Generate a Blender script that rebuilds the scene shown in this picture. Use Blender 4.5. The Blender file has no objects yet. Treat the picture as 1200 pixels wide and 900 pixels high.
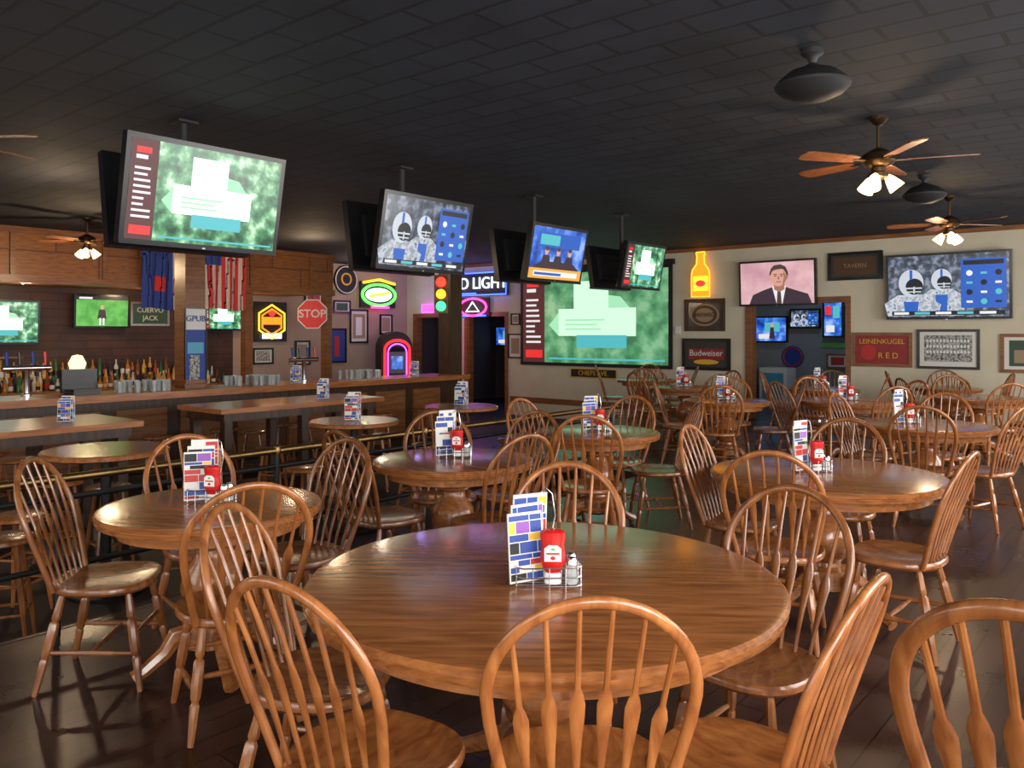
import bpy, bmesh, math, random
from mathutils import Vector, Matrix
random.seed(4)
SC=bpy.context.scene
COL=SC.collection
try:
    SC.view_settings.view_transform='Standard'; SC.view_settings.look='None'; SC.view_settings.exposure=0.08
except Exception: pass
H=3.15; YW=14.07; XW=-15.1; LOW=-0.30; XR=1.8; YB=-2.5

# ------------------------------------------------------------ materials
def nm(name):
    m=bpy.data.materials.new(name); m.use_nodes=True
    nt=m.node_tree; b=nt.nodes['Principled BSDF']; return m,nt,b
def mat(name,c,rough=.5,metal=0,emit=None,es=1.0,trans=0,coat=0):
    m,nt,b=nm(name)
    b.inputs['Base Color'].default_value=(*c,1); b.inputs['Roughness'].default_value=rough
    b.inputs['Metallic'].default_value=metal
    if emit: b.inputs['Emission Color'].default_value=(*emit,1); b.inputs['Emission Strength'].default_value=es
    if trans: b.inputs['Transmission Weight'].default_value=trans
    if coat: b.inputs['Coat Weight'].default_value=coat; b.inputs['Coat Roughness'].default_value=.12
    return m
def glow(name,c,s=1.5): return mat(name,(c[0]*.3,c[1]*.3,c[2]*.3),.4,0,c,s)
def N(nt,t,**k):
    n=nt.nodes.new(t)
    for a,b in k.items(): setattr(n,a,b)
    return n
def ramp(nt,stops):
    r=N(nt,'ShaderNodeValToRGB'); e=r.color_ramp.elements
    while len(e)<len(stops): e.new(.5)
    for i,(p,c) in enumerate(stops): e[i].position=p; e[i].color=(*c,1)
    return r
def wood(name,c1,c2,sc=(30,30,4),rough=.32,rand=.0,coat=.0,bump=.1):
    m,nt,b=nm(name); L=nt.links.new
    tc=N(nt,'ShaderNodeTexCoord'); mp=N(nt,'ShaderNodeMapping'); mp.inputs['Scale'].default_value=sc
    no=N(nt,'ShaderNodeTexNoise'); no.inputs['Scale'].default_value=1; no.inputs['Detail'].default_value=6; no.inputs['Distortion'].default_value=.6
    r=ramp(nt,[(.3,c1),(.68,c2)])
    L(tc.outputs['Object'],mp.inputs[0]); L(mp.outputs[0],no.inputs['Vector']); L(no.outputs['Fac'],r.inputs[0])
    out=r.outputs[0]
    if rand:
        oi=N(nt,'ShaderNodeObjectInfo'); mr=N(nt,'ShaderNodeMapRange')
        mr.inputs['To Min'].default_value=1-rand; mr.inputs['To Max'].default_value=1+rand*.4
        hs=N(nt,'ShaderNodeHueSaturation'); L(oi.outputs['Random'],mr.inputs[0]); L(mr.outputs[0],hs.inputs['Value']); L(out,hs.inputs['Color']); out=hs.outputs[0]
    L(out,b.inputs['Base Color']); b.inputs['Roughness'].default_value=rough
    if coat: b.inputs['Coat Weight'].default_value=coat; b.inputs['Coat Roughness'].default_value=.13
    bp=N(nt,'ShaderNodeBump'); bp.inputs['Strength'].default_value=bump; bp.inputs['Distance'].default_value=.002
    L(no.outputs['Fac'],bp.inputs['Height']); L(bp.outputs[0],b.inputs['Normal'])
    return m
def brickmat(name,c1,c2,cm,w,h,rot=0,off=.5,mortar=.006,rough=.5,axes='XY',bump=.3,nscale=3,nlo=.6,scale3=None):
    m,nt,b=nm(name); L=nt.links.new
    tc=N(nt,'ShaderNodeTexCoord'); src=tc.outputs['Object']
    if axes!='XY':
        sp=N(nt,'ShaderNodeSeparateXYZ'); cb=N(nt,'ShaderNodeCombineXYZ'); L(src,sp.inputs[0])
        L(sp.outputs[axes[0]],cb.inputs['X']); L(sp.outputs[axes[1]],cb.inputs['Y']); src=cb.outputs[0]
    mp=N(nt,'ShaderNodeMapping'); mp.inputs['Rotation'].default_value=(0,0,rot); L(src,mp.inputs[0])
    br=N(nt,'ShaderNodeTexBrick'); br.offset=off
    for k,v in (('Color1',c1),('Color2',c2),('Mortar',cm)): br.inputs[k].default_value=(*v,1)
    br.inputs['Scale'].default_value=1; br.inputs['Mortar Size'].default_value=mortar; br.inputs['Brick Width'].default_value=w; br.inputs['Row Height'].default_value=h
    L(mp.outputs[0],br.inputs['Vector'])
    no=N(nt,'ShaderNodeTexNoise'); no.inputs['Scale'].default_value=nscale; no.inputs['Detail'].default_value=5; 
    if scale3:
        m3=N(nt,'ShaderNodeMapping'); m3.inputs['Scale'].default_value=scale3; L(src,m3.inputs[0]); L(m3.outputs[0],no.inputs['Vector'])
    else: L(src,no.inputs['Vector'])
    mr=N(nt,'ShaderNodeMapRange'); mr.inputs['From Min'].default_value=.3; mr.inputs['From Max'].default_value=.7; mr.inputs['To Min'].default_value=nlo; mr.inputs['To Max'].default_value=1.25
    L(no.outputs['Fac'],mr.inputs[0]); hs=N(nt,'ShaderNodeHueSaturation'); L(mr.outputs[0],hs.inputs['Value']); L(br.outputs['Color'],hs.inputs['Color']); L(hs.outputs[0],b.inputs['Base Color'])
    r2=N(nt,'ShaderNodeMapRange'); r2.inputs['To Min'].default_value=rough-.08; r2.inputs['To Max'].default_value=rough+.12; L(no.outputs['Fac'],r2.inputs[0]); L(r2.outputs[0],b.inputs['Roughness'])
    inv=N(nt,'ShaderNodeMath',operation='SUBTRACT'); inv.inputs[0].default_value=1; L(br.outputs['Fac'],inv.inputs[1])
    bp=N(nt,'ShaderNodeBump'); bp.inputs['Strength'].default_value=bump; bp.inputs['Distance'].default_value=.01; L(inv.outputs[0],bp.inputs['Height']); L(bp.outputs[0],b.inputs['Normal'])
    return m
def noisy(name,stops,scale=3,rough=.7,es=0,detail=4):
    m,nt,b=nm(name); L=nt.links.new
    tc=N(nt,'ShaderNodeTexCoord'); no=N(nt,'ShaderNodeTexNoise'); no.inputs['Scale'].default_value=scale; no.inputs['Detail'].default_value=detail
    r=ramp(nt,stops); L(tc.outputs['Object'],no.inputs['Vector']); L(no.outputs['Fac'],r.inputs[0])
    b.inputs['Roughness'].default_value=rough
    if es: 
        b.inputs['Base Color'].default_value=(.02,.02,.02,1); L(r.outputs[0],b.inputs['Emission Color']); b.inputs['Emission Strength'].default_value=es; b.inputs['Roughness'].default_value=.2
    else: L(r.outputs[0],b.inputs['Base Color'])
    return m

M_chair=wood('oak_chair',(.19,.054,.014),(.40,.145,.040),(26,9,6),.27,rand=.45,coat=.4)
M_table=wood('oak_table',(.21,.066,.018),(.42,.155,.045),(4,38,38),.24,coat=.4)
M_trim=wood('oak_trim',(.16,.055,.018),(.30,.12,.04),(3,3,30),.35)
M_barw=wood('bar_top_wood',(.26,.08,.022),(.48,.17,.05),(30,3,30),.28,coat=.3)
M_darkw=wood('dark_wood',(.03,.014,.008),(.075,.035,.018),(20,20,3),.35)
M_panel=brickmat('wood_panelling',(.33,.118,.031),(.25,.085,.022),(.12,.04,.012),1.3,.40,axes='YZ',off=.5,rough=.45,scale3=(2,14,2),mortar=.012)
M_backbar=brickmat('red_brown_panelling',(.070,.024,.015),(.052,.019,.012),(.015,.008,.006),.9,.14,axes='YZ',rough=.5)
M_ceil=brickmat('ceiling_tiles',(.0095,.011,.0185),(.0135,.0155,.025),(.0015,.002,.0035),.50,.25,rot=0,off=.5,mortar=.014,rough=.80,bump=1.0,nscale=2,nlo=.75)
M_floor=brickmat('floor_boards',(.062,.028,.021),(.036,.017,.013),(.008,.004,.003),1.6,.13,rot=math.pi/2,off=.37,mortar=.004,rough=.27,bump=.2,nscale=2.2,nlo=.35)
M_low=mat('bar_floor',(.016,.010,.009),.55)
M_cream=noisy('cream_plaster',[(.3,(.60,.55,.42)),(.7,(.68,.63,.49))],2,.8)
M_pink=noisy('beige_plaster',[(.3,(.38,.28,.22)),(.7,(.44,.33,.26))],2,.8)
M_blk=mat('black_plastic',(.012,.012,.014),.25); M_blkm=mat('black_matte',(.013,.013,.014),.6)
M_iron=mat('black_iron',(.02,.02,.02),.4,.6); M_brass=mat('brass',(.26,.16,.06),.38,1)
M_chrome=mat('chrome',(.7,.7,.72),.2,1); M_bronze=mat('antique_bronze',(.12,.07,.035),.35,.9)
M_white=mat('white_paint',(.8,.8,.78),.5); M_red=mat('ketchup_red',(.55,.012,.01),.25); M_paper=mat('paper',(.72,.71,.67),.6)
M_blue=mat('print_blue',(.02,.06,.30),.5); M_pr=mat('print_red',(.5,.03,.03),.5); M_yel=mat('print_yellow',(.8,.45,.04),.5); M_grn=mat('print_green',(.1,.4,.1),.5)
M_cyan=mat('print_cyan',(.1,.4,.6),.5); M_pur=mat('print_purple',(.25,.08,.4),.5); M_glass=mat('shaker_glass',(.8,.85,.85),.08,0,trans=.7)
M_shade=glow('lit_glass_shade',(1,.66,.30),4.5)

# ------------------------------------------------------------ mesh builder
class MB:
    def __init__(s): s.v=[];s.f=[];s.m=[];s.mats=[]
    def mi(s,m):
        if m not in s.mats: s.mats.append(m)
        return s.mats.index(m)
    def add(s,vs,fs,m,M=None):
        o=len(s.v); k=s.mi(m)
        for p in vs:
            p=Vector(p); s.v.append(M@p if M else p)
        for f in fs: s.f.append([o+i for i in f]); s.m.append(k)
    def box(s,c,d,m,M=None):
        x,y,z=c; a,b,e=d[0]/2,d[1]/2,d[2]/2
        vs=[(x+i*a,y+j*b,z+k*e) for i in(-1,1) for j in(-1,1) for k in(-1,1)]
        s.add(vs,[(0,1,3,2),(4,6,7,5),(0,4,5,1),(2,3,7,6),(0,2,6,4),(1,5,7,3)],m,M)
    def bx(s,x0,x1,y0,y1,z0,z1,m): s.box(((x0+x1)/2,(y0+y1)/2,(z0+z1)/2),(x1-x0,y1-y0,z1-z0),m)
    def lathe(s,prof,m,c=(0,0,0),n=28,M=None):
        vs=[];fs=[]
        for r,z in prof:
            for i in range(n):
                a=2*math.pi*i/n; vs.append((c[0]+r*math.cos(a),c[1]+r*math.sin(a),c[2]+z))
        for j in range(len(prof)-1):
            for i in range(n):
                k=(i+1)%n; fs.append((j*n+i,j*n+k,(j+1)*n+k,(j+1)*n+i))
        if prof[0][0]>1e-4: fs.append(tuple(range(n)))
        if prof[-1][0]>1e-4: fs.append(tuple((len(prof)-1)*n+i for i in range(n)))
        s.add(vs,fs,m,M)
    def tube(s,path,rad,m,n=8,ref=None,closed=False,M=None):
        P=[Vector(p) for p in path]; L=len(P)
        if not isinstance(rad,(list,tuple)): rad=[rad]*L
        vs=[];fs=[];u=None
        for i,p in enumerate(P):
            a=P[(i-1)%L] if (closed or i>0) else P[i]; b=P[(i+1)%L] if (closed or i<L-1) else P[i]
            t=(b-a).normalized()
            if ref is not None: u=t.cross(Vector(ref)).normalized()
            elif u is None:
                q=Vector((0,0,1)) if abs(t.z)<.9 else Vector((1,0,0)); u=t.cross(q).normalized()
            else: u=(u-t*u.dot(t)).normalized()
            w=t.cross(u).normalized()
            r=rad[i]; ru,rw=(r if isinstance(r,(list,tuple)) else (r,r))
            for k in range(n):
                g=2*math.pi*k/n; vs.append(p+u*ru*math.cos(g)+w*rw*math.sin(g))
        for i in range(L if closed else L-1):
            j=(i+1)%L
            for k in range(n):
                q=(k+1)%n; fs.append((i*n+k,i*n+q,j*n+q,j*n+k))
        if not closed: fs.append(tuple(range(n))[::-1]); fs.append(tuple((L-1)*n+k for k in range(n)))
        s.add(vs,fs,m,M)
    def poly(s,pts,m,M=None): s.add(pts,[tuple(range(len(pts)))],m,M)
    def mesh(s,name,smooth=True):
        me=bpy.data.meshes.new(name); me.from_pydata([tuple(p) for p in s.v],[],s.f)
        for m in s.mats: me.materials.append(m)
        for i,p in enumerate(me.polygons): p.material_index=s.m[i]; p.use_smooth=smooth
        b=bmesh.new(); b.from_mesh(me); bmesh.ops.recalc_face_normals(b,faces=b.faces); b.to_mesh(me); b.free()
        if smooth: me.set_sharp_from_angle(angle=math.radians(38))
        return me
    def obj(s,name,loc=(0,0,0),rot=(0,0,0),smooth=True): return put(s.mesh(name,smooth),name,loc,rot)
def put(me,name,loc=(0,0,0),rot=(0,0,0),sc=1,parent=None):
    o=bpy.data.objects.new(name,me); o.location=loc; o.rotation_euler=rot; o.scale=(sc,)*3 if not isinstance(sc,tuple) else sc; COL.objects.link(o)
    if parent: o.parent=parent
    return o
def text(s,par,x,z,size,m,y=-.02,ext=.002,name='lettering',sx=1,bev=0):
    c=bpy.data.curves.new(name,'FONT'); c.body=s; c.size=size; c.align_x='CENTER'; c.align_y='CENTER'; c.extrude=ext; c.bevel_depth=bev
    c.materials.append(m); o=bpy.data.objects.new(name,c); COL.objects.link(o); o.parent=par; o.location=(x,y,z); o.rotation_euler=(math.pi/2,0,0); o.scale=(sx,1,1)
    return o
def ell(cx,cy,rx,ry,n=24,a0=0,a1=2*math.pi):
    return [(cx+rx*math.cos(a0+(a1-a0)*i/n),cy+ry*math.sin(a0+(a1-a0)*i/n)) for i in range(n+(0 if a1-a0>6.2 else 1))]
def R(u0,v0,u1,v1): return [(u0,v0),(u1,v0),(u1,v1),(u0,v1)]

# ------------------------------------------------------------ room shell
b=MB(); b.bx(-4.5,XR,YB,YW,-.3,0,M_floor); b.bx(-8,-4.5,7.8,YW,-.3,0,M_floor); b.bx(-7,-3,YW,17.5,-.3,0,M_floor); b.obj('floor',smooth=False)
b=MB(); b.bx(XW-.1,XR,YB,17.6,-.4,-.301,M_low); b.obj('floor_bar_area',smooth=False)
b=MB(); b.bx(XW-.1,XR+.1,YB-.1,17.7,H,H+.1,M_ceil); b.obj('ceiling',smooth=False)
b=MB()
for x0,x1,z0,z1 in [(-4.32,XR,LOW,H),(-6.03,-4.32,2.06,H),(-11.8,-6.03,LOW,H),(-13.0,-11.8,1.92,H),(-13.85,-13.0,LOW,H),(-14.75,-13.85,1.92,H),(XW,-14.75,LOW,H)]:
    b.bx(x0,x1,YW,YW+.15,z0,z1,M_cream)
b.obj('wall_back',smooth=False)
b=MB(); b.bx(XW-.1,XW,YB,9.2,LOW,H,M_backbar); b.bx(XW-.1,XW,9.2,YW+.15,LOW,H,M_pink); b.obj('wall_left',smooth=False)
wins=[(-2.2,-.5),(0.0,2.3),(3.1,5.4),(6.2,8.5),(9.3,11.6)]  # first opening added so its daylight picks out the near chair backs
b=MB(); b.bx(XR,XR+.15,YB,YW,LOW,.75,M_cream); b.bx(XR,XR+.15,YB,YW,2.65,H,M_cream); py=YB
for a,c in wins: b.bx(XR,XR+.15,py,a,.75,2.65,M_cream); py=c
b.bx(XR,XR+.15,py,YW,.75,2.65,M_cream); b.obj('wall_right',smooth=False)
bw=[(-9.5,-7.2),(-5.8,-3.5),(-2.4,-.1)]
b=MB(); b.bx(XW,XR,YB-.15,YB,LOW,.75,M_cream); b.bx(XW,XR,YB-.15,YB,2.65,H,M_cream); px=XW
for a,c in bw: b.bx(px,a,YB-.15,YB,.75,2.65,M_cream); px=c
b.bx(px,XR,YB-.15,YB,.75,2.65,M_cream); b.obj('wall_front',smooth=False)
k=1
for a,c in wins:
    b=MB(); 
    for y in (a,c-.06,(a+c)/2-.03): b.bx(XR+.03,XR+.12,y,y+.06,.75,2.65,M_trim)
    for z in (.75,2.59,1.9): b.bx(XR+.03,XR+.12,a,c,z,z+.06,M_trim)
    b.obj('window_%d'%k,smooth=False); k+=1
for a,c in bw:
    b=MB()
    for x in (a,c-.06,(a+c)/2-.03): b.bx(x,x+.06,YB-.12,YB-.03,.75,2.65,M_trim)
    for z in (.75,2.59,1.9): b.bx(a,c,YB-.12,YB-.03,z,z+.06,M_trim)
    b.obj('window_%d'%k,smooth=False); k+=1
M_annex=mat('annex_wall',(.26,.28,.30),.8); M_annex2=mat('dark_annex_wall',(.10,.085,.09),.8)
b=MB(); b.bx(-11,XR,17.5,17.6,LOW,H,M_annex); b.bx(XW,-11,17.5,17.6,LOW,H,M_annex2); b.bx(-11,-10.9,YW+.15,17.5,LOW,H,M_annex); b.bx(-2.6,-2.5,YW+.15,17.5,LOW,H,M_annex)
b.bx(XW-.1,XW,YW+.15,17.6,LOW,H,M_annex2); b.obj('wall_annex',smooth=False)
b=MB(); b.bx(-13.5,XR,YW-.03,YW,H-.07,H,M_trim); b.obj('trim_1',smooth=False)
b=MB(); b.bx(-4.2,XR,YW-.02,YW,0,.12,M_trim); b.bx(-11.7,-6.15,YW-.02,YW,0,.12,M_trim); b.obj('baseboard_back',smooth=False)
def doorframe(x0,x1,zt,zb,n):
    b=MB(); t=.10; y0,y1=YW-.035,YW-.001
    b.bx(x0-t,x0,y0,y1,zb,zt+t,M_trim); b.bx(x1,x1+t*.3,y0,y1,zb,zt+t,M_trim); b.bx(x0,x1,y0,y1,zt,zt+t,M_trim)
    b.bx(x0+.001,x0+.03,YW,YW+.15,zb,zt,M_trim); b.bx(x1-.05,x1-.001,YW-.03,YW+.15,zb,zt,M_trim); b.obj('door_%d'%n,smooth=False)
doorframe(-6.03,-4.32,2.06,0,1); doorframe(-13.0,-11.8,1.92,LOW,2); doorframe(-14.75,-13.85,1.92,LOW,3)
b=MB(); b.bx(XW,-13.55,YB,10.55,2.34,H,M_panel); b.bx(-13.56,-13.5,YB,10.56,H-.09,H,M_trim); b.bx(-13.56,-13.49,YB,10.56,2.30,2.42,M_trim)
y=YB+.3
while y<10.5: b.bx(-13.55,-13.52,y,y+.07,2.42,H-.09,M_trim); y+=1.35
b.obj('bar_soffit',smooth=False)
b=MB()
for y in (8.6,10.45): b.bx(-13.72,-13.56,y-.08,y+.08,LOW,2.30,M_trim)
b.obj('soffit_posts',smooth=False)

# ------------------------------------------------------------ chair
def seat_ring(f,z,dz=0):
    pts=[]
    for i in range(36):
        a=2*math.pi*i/36; c,s_=math.cos(a),math.sin(a)
        x=.225*math.copysign(abs(c)**.72,c); y=.215*math.copysign(abs(s_)**.78,s_)
        x*=1-.10*(y<0)*min(1,abs(y)/.215)
        pts.append((x*f,y*f,z))
    return pts
def chair_mesh(thick=1.0):
    b=MB(); rings=[(.02,.432),(.35,.433),(.7,.440),(.9,.450),(.97,.451),(1.0,.442),(1.0,.425),(.94,.412),(.5,.408),(.02,.408)]
    vs=[];fs=[];n=36
    for f,z in rings: vs+=seat_ring(f,z)
    for j in range(len(rings)-1):
        for i in range(n): q=(i+1)%n; fs.append((j*n+i,j*n+q,(j+1)*n+q,(j+1)*n+i))
    fs.append(tuple(range(n))); fs.append(tuple((len(rings)-1)*n+i for i in range(n)))
    b.add(vs,fs,M_chair)
    legs={}
    prof=[(0,.011),(.06,.015),(.18,.017),(.24,.019),(.27,.013),(.30,.021),(.5,.022),(.60,.020),(.64,.013),(.67,.019),(.8,.016),(1,.012)]
    for sx in(-1,1):
        for sy in(-1,1):
            A=Vector((sx*.145,sy*.135,.415)); B=Vector((sx*.205,sy*.205 if sy>0 else -.225,0)); legs[sx,sy]=(A,B)
            b.tube([A.lerp(B,t) for t,_ in prof],[r for _,r in prof],M_chair,8)
    mids=[]
    for sx in(-1,1):
        A=legs[sx,-1][0].lerp(legs[sx,-1][1],.58); B=legs[sx,1][0].lerp(legs[sx,1][1],.62)
        b.tube([A.lerp(B,t) for t in(0,.2,.5,.8,1)],[.008,.010,.014,.010,.008],M_chair,7); mids.append(A.lerp(B,.5))
    b.tube([mids[0].lerp(mids[1],t) for t in(0,.2,.5,.8,1)],[.008,.010,.014,.010,.008],M_chair,7)
    A,B=[legs[s_,1][0].lerp(legs[s_,1][1],.45) for s_ in(-1,1)]; b.tube([A.lerp(B,t) for t in(0,.5,1)],[.008,.013,.008],M_chair,7)
    lean=.32
    def pt(x,h): return Vector((x,-.165-h*lean*(.75+.5*h),.44+h))
    W=.235
    path=[pt(-.175,-.01),pt(-.192,.06),pt(-.212,.15),pt(-.228,.23)]
    for i in range(25):
        a=math.pi-math.pi*i/24; path.append(pt(W*math.cos(a),.30+.235*math.sin(a)))
    path+=[pt(.228,.23),pt(.212,.15),pt(.192,.06),pt(.175,-.01)]
    b.tube(path,[(.0150*thick,.012*thick)]*len(path),M_chair,12,ref=(0,1,.3))
    for i in range(6):
        xb=(-2.5+i)*.053; xt=xb*1.36; ht=.30+.235*math.sqrt(max(0,1-(xt/W)**2))
        pr=[(0,.0065,.0065),(.15,.0075,.007),(.3,.011,.006),(.46,.0175,.0055),(.52,.0185,.0055),(.57,.013,.006),(.60,.0075,.0065),(.8,.007,.0065),(1,.0055,.0055)]
        b.tube([pt(xb+(xt-xb)*t,-.005+(ht+.005)*t) for t,_,_ in pr],[(w*thick,d*thick) for _,w,d in pr],M_chair,8,ref=(0,1,.3))
    return b.mesh('dining_chair')
CH=chair_mesh()
def chair(x,y,fx,fy,sc=1.0,z=0,me=None):
    a=math.atan2(fy,fx)-math.pi/2
    return put(me or CH,'dining_chair',(x,y,z),(0,0,a),sc)
# ------------------------------------------------------------ tables
TM={}
def table(x,y,r,rot=0,z=0):
    if r not in TM:
        b=MB()
        b.lathe([(0.001,.76),(r-.025,.76),(r-.008,.757),(r,.748),(r-.001,.738),(r-.012,.733),(r-.012,.729),(r-.004,.724),(r-.008,.712),(r-.03,.706),(r-.09,.704),(r-.09,.655),(r-.11,.655),(r-.11,.70),(.001,.70)],M_table,n=96)
        b.lathe([(.16,.70),(.16,.67),(.08,.655),(.07,.63),(.105,.60),(.11,.58),(.075,.56),(.08,.52),(.125,.46),(.14,.38),(.12,.31),(.08,.27),(.085,.25),(.13,.23),(.13,.13),(.09,.11),(.001,.11)],M_table,n=24)
        L=min(r*.68,.46)
        for k in range(4):
            a=math.pi/4+k*math.pi/2; c,s_=math.cos(a),math.sin(a)
            b.tube([(c*d,s_*d,h) for d,h in((.07,.19),(.16,.18),(L*.6,.12),(L*.85,.06),(L,.035))],[(.035,.045),(.035,.045),(.03,.035),(.03,.03),(.035,.032)],M_table,8,ref=(0,0,1))
        TM[r]=b.mesh('round_table')
    put(TM[r],'round_dining_table',(x,y,z),(0,0,rot))
b=MB()
for z in(.008,.035,.065): b.tube([(sx*.10,sy*.06,z) for sx,sy in((-.8,-1),(.8,-1),(1,-.7),(1,.7),(.8,1),(-.8,1),(-1,.7),(-1,-.7))],.0022,M_chrome,6,closed=True)
for sx,sy in((-1,-.6),(1,-.6),(-1,.6),(1,.6),(-.5,-1),(0,-1),(.5,-1),(-.5,1),(0,1),(.5,1)): b.tube([(sx*.10,sy*.06,.0),(sx*.10,sy*.06,.066)],.002,M_chrome,6)
for y in(-.035,-.01,.015,.04): b.tube([(-.1,y,.008),(.1,y,.008)],.002,M_chrome,6)
b.tube([(.0,.055,.06),(-.03,.055,.2),(-.02,.055,.27),(.0,.055,.29),(.02,.055,.27),(.03,.055,.2),(.0,.055,.06)],.0025,M_chrome,6)
ME_cad=b.mesh('condiment_caddy')
b=MB(); S=Matrix.Diagonal((1,.68,1,1))
b.lathe([(.001,.01),(.024,.01),(.025,.035),(.020,.042)],M_white,n=20,M=S)
b.lathe([(.020,.042),(.028,.054),(.037,.078),(.035,.105),(.033,.125),(.037,.148),(.036,.162),(.025,.169),(.001,.170)],M_red,n=24,M=S)
for s_ in(-1,1):
    b.poly([(x,s_*.0262,z) for x,z in [(-.024,.080),(.024,.080),(.024,.118),(.012,.128),(-.012,.128),(-.024,.118)]],M_white)
    b.poly([(x,s_*.0268,z) for x,z in R(-.019,.100,.019,.106)],M_pr); b.poly([(x,s_*.0268,z) for x,z in ell(0,.090,.007,.006)],M_red); b.poly([(x,s_*.0268,z) for x,z in ell(0,.116,.006,.004)],M_grn)
ME_ket=b.mesh('ketchup_bottle')
b=MB()
b.lathe([(.001,.01),(.018,.01),(.019,.02),(.015,.06),(.016,.065)],M_glass,n=14); b.lathe([(.017,.065),(.017,.08),(.012,.09),(.001,.092)],M_chrome,n=14)
ME_salt=b.mesh('salt_shaker')
def menu_mesh(seed,hh=.25):
    random.seed(seed); b=MB(); cs=[M_blue,M_pr,M_yel,M_cyan,M_pur,M_paper,M_blue,M_blue,M_paper,M_blkm]
    for j in range(3):
        T=Matrix.Translation((j*.016-.016,.022*j-.02,.01))@Matrix.Rotation(math.radians(-5+4*j),4,'X')@Matrix.Rotation(math.radians(random.uniform(-8,8)),4,'Z')
        h=hh-.03*(2-j)+.02*random.random(); b.box((0,0,h/2),(.12,.006,h),M_paper,T)
        for side in(-1,1):
            z=.006
            while z<h-.02:
                dz=random.uniform(.012,.04); z2=min(h-.005,z+dz); x=-.057
                while x<.05:
                    x2=min(.057,x+random.uniform(.015,.08)); c=random.choice(cs)
                    b.poly([(x,side*.0036,z),(x2,side*.0036,z),(x2,side*.0036,z2-.003),(x,side*.0036,z2-.003)],c,T); x=x2+.003
                z=z2
    return b.mesh('menu_stack',False)
MENUS=[menu_mesh(i) for i in(3,8,12)]
def condiments(x,y,z=.76,a=.69,mi=0):
    c,s_=math.cos(a),math.sin(a)
    def P(u,v): return (x+c*u-s_*v,y+s_*u+c*v,z+.001)
    put(ME_cad,'condiment_caddy',P(0,0),(0,0,a)); put(MENUS[mi%3],'menu_stack',P(-.06,.02),(0,0,a+.5),(1,1,1.06)); 
    put(ME_ket,'ketchup_bottle',P(.014,-.024),(0,0,a-.1),(1.08,1.0,1.04)); put(ME_salt,'salt_shaker',P(.072,-.03),(0,0,a)); put(ME_salt,'salt_shaker',P(.076,.02),(0,0,a))

table(-1.60,2.09,.76,.65); condiments(-1.53,2.02,a=.75,mi=0)
table(-3.44,1.99,.49,.5); condiments(-3.46,2.0,a=.6,mi=1)
table(-3.52,3.67,.5,.1); condiments(-3.55,3.72,mi=2)
table(-3.61,5.42,.5,.3); condiments(-3.62,5.45,mi=0)
table(-1.55,4.63,.63,.4); condiments(-1.62,4.62,a=.9,mi=1)
table(-1.71,7.64,.55,.2); condiments(-1.85,7.6,mi=2)
chair(-1.18,1.69,-.66,.75); chair(-1.64,1.41,-.13,1); chair(-.88,1.97,-1,0.0); chair(-1.13,2.62,-.1,-1); chair(-1.89,2.58,.51,-.86); chair(-2.14,1.62,.85,.55)
chair(-.20,2.10,.06,1,1.06,me=chair_mesh(1.3))
chair(-3.75,1.66,.69,.72); chair(-2.99,1.83,-.94,.34); chair(-3.42,2.44,0,-1); chair(-3.9,2.24,1,-.15)
chair(-3.72,3.28,.1,1); chair(-3.88,3.95,.8,-.6); chair(-3.12,3.58,-.98,.2); chair(-3.58,4.28,0,-1)
chair(-3.3,4.88,-.48,.88); chair(-3.27,5.80,-.77,-.64); chair(-3.76,5.93,.05,-1); chair(-4.06,5.4,1,0)
chair(-1.60,4.07,-.25,.95); chair(-2.0,4.53,1,.1); chair(-1.67,5.2,.1,-1); chair(-1.10,4.36,-1,.05)
chair(-1.62,7.15,-.2,1); chair(-1.25,7.42,-.95,.3); chair(-2.18,7.72,1,-.1); chair(-1.72,8.12,0,-1)
mi=0
for x,y,r,a0 in [(-4.12,8.9,.5,.3),(-3.0,9.75,.55,.8),(-3.93,11.6,.5,.1),(-1.95,11.3,.55,.5),(-5.6,10.7,.5,1.0),(-7.0,12.0,.5,.4),(-2.6,12.9,.45,.2)]:
    table(x,y,r,a0+math.pi/4); 
    if mi in(0,1,2,4): condiments(x,y,mi=mi)
    mi+=1
    for k in range(4):
        a=a0+k*math.pi/2; d=r+.02
        if y+d*math.sin(a)<YW-.45: chair(x+d*math.cos(a),y+d*math.sin(a),-math.cos(a+.15),-math.sin(a+.15))

# ------------------------------------------------------------ bar area furniture
b=MB(); b.lathe([(.001,.66),(.15,.66),(.17,.65),(.17,.63),(.15,.62),(.001,.62)],M_chair,n=24)
for k in range(4):
    a=math.pi/4+k*math.pi/2; c,s_=math.cos(a),math.sin(a); b.tube([(c*.10,s_*.10,.63),(c*.15,s_*.15,.32),(c*.20,s_*.20,0)],[.014,.019,.012],M_chair,8)
for z,r in((.22,.165),(.38,.14)):
    P=[(math.cos(math.pi/4+k*math.pi/2)*r,math.sin(math.pi/4+k*math.pi/2)*r,z) for k in range(4)]
    for k in range(4): b.tube([P[k],P[(k+1)%4]],.009,M_chair,7)
ME_stool=b.mesh('bar_stool')
def stool(x,y): put(ME_stool,'bar_stool',(x,y,LOW),(0,0,random.random()*3))
b=MB(); b.lathe([(.001,1.02),(.41,1.02),(.42,1.01),(.42,.985),(.40,.975),(.001,.975)],M_table,n=40); b.lathe([(.12,.975),(.12,.95),(.035,.94),(.035,.06),(.06,.04),(.25,.02),(.25,0),(.001,0)],M_iron,n=24)
ME_pub=b.mesh('pub_table')
for x,y in [(-5.91,2.6),(-6.03,4.94),(-6.3,6.7)]:
    put(ME_pub,'pub_table',(x,y,LOW)); 
    for k in range(3):
        a=k*2.09+.6; stool(x+.58*math.cos(a),y+.58*math.sin(a))
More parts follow.
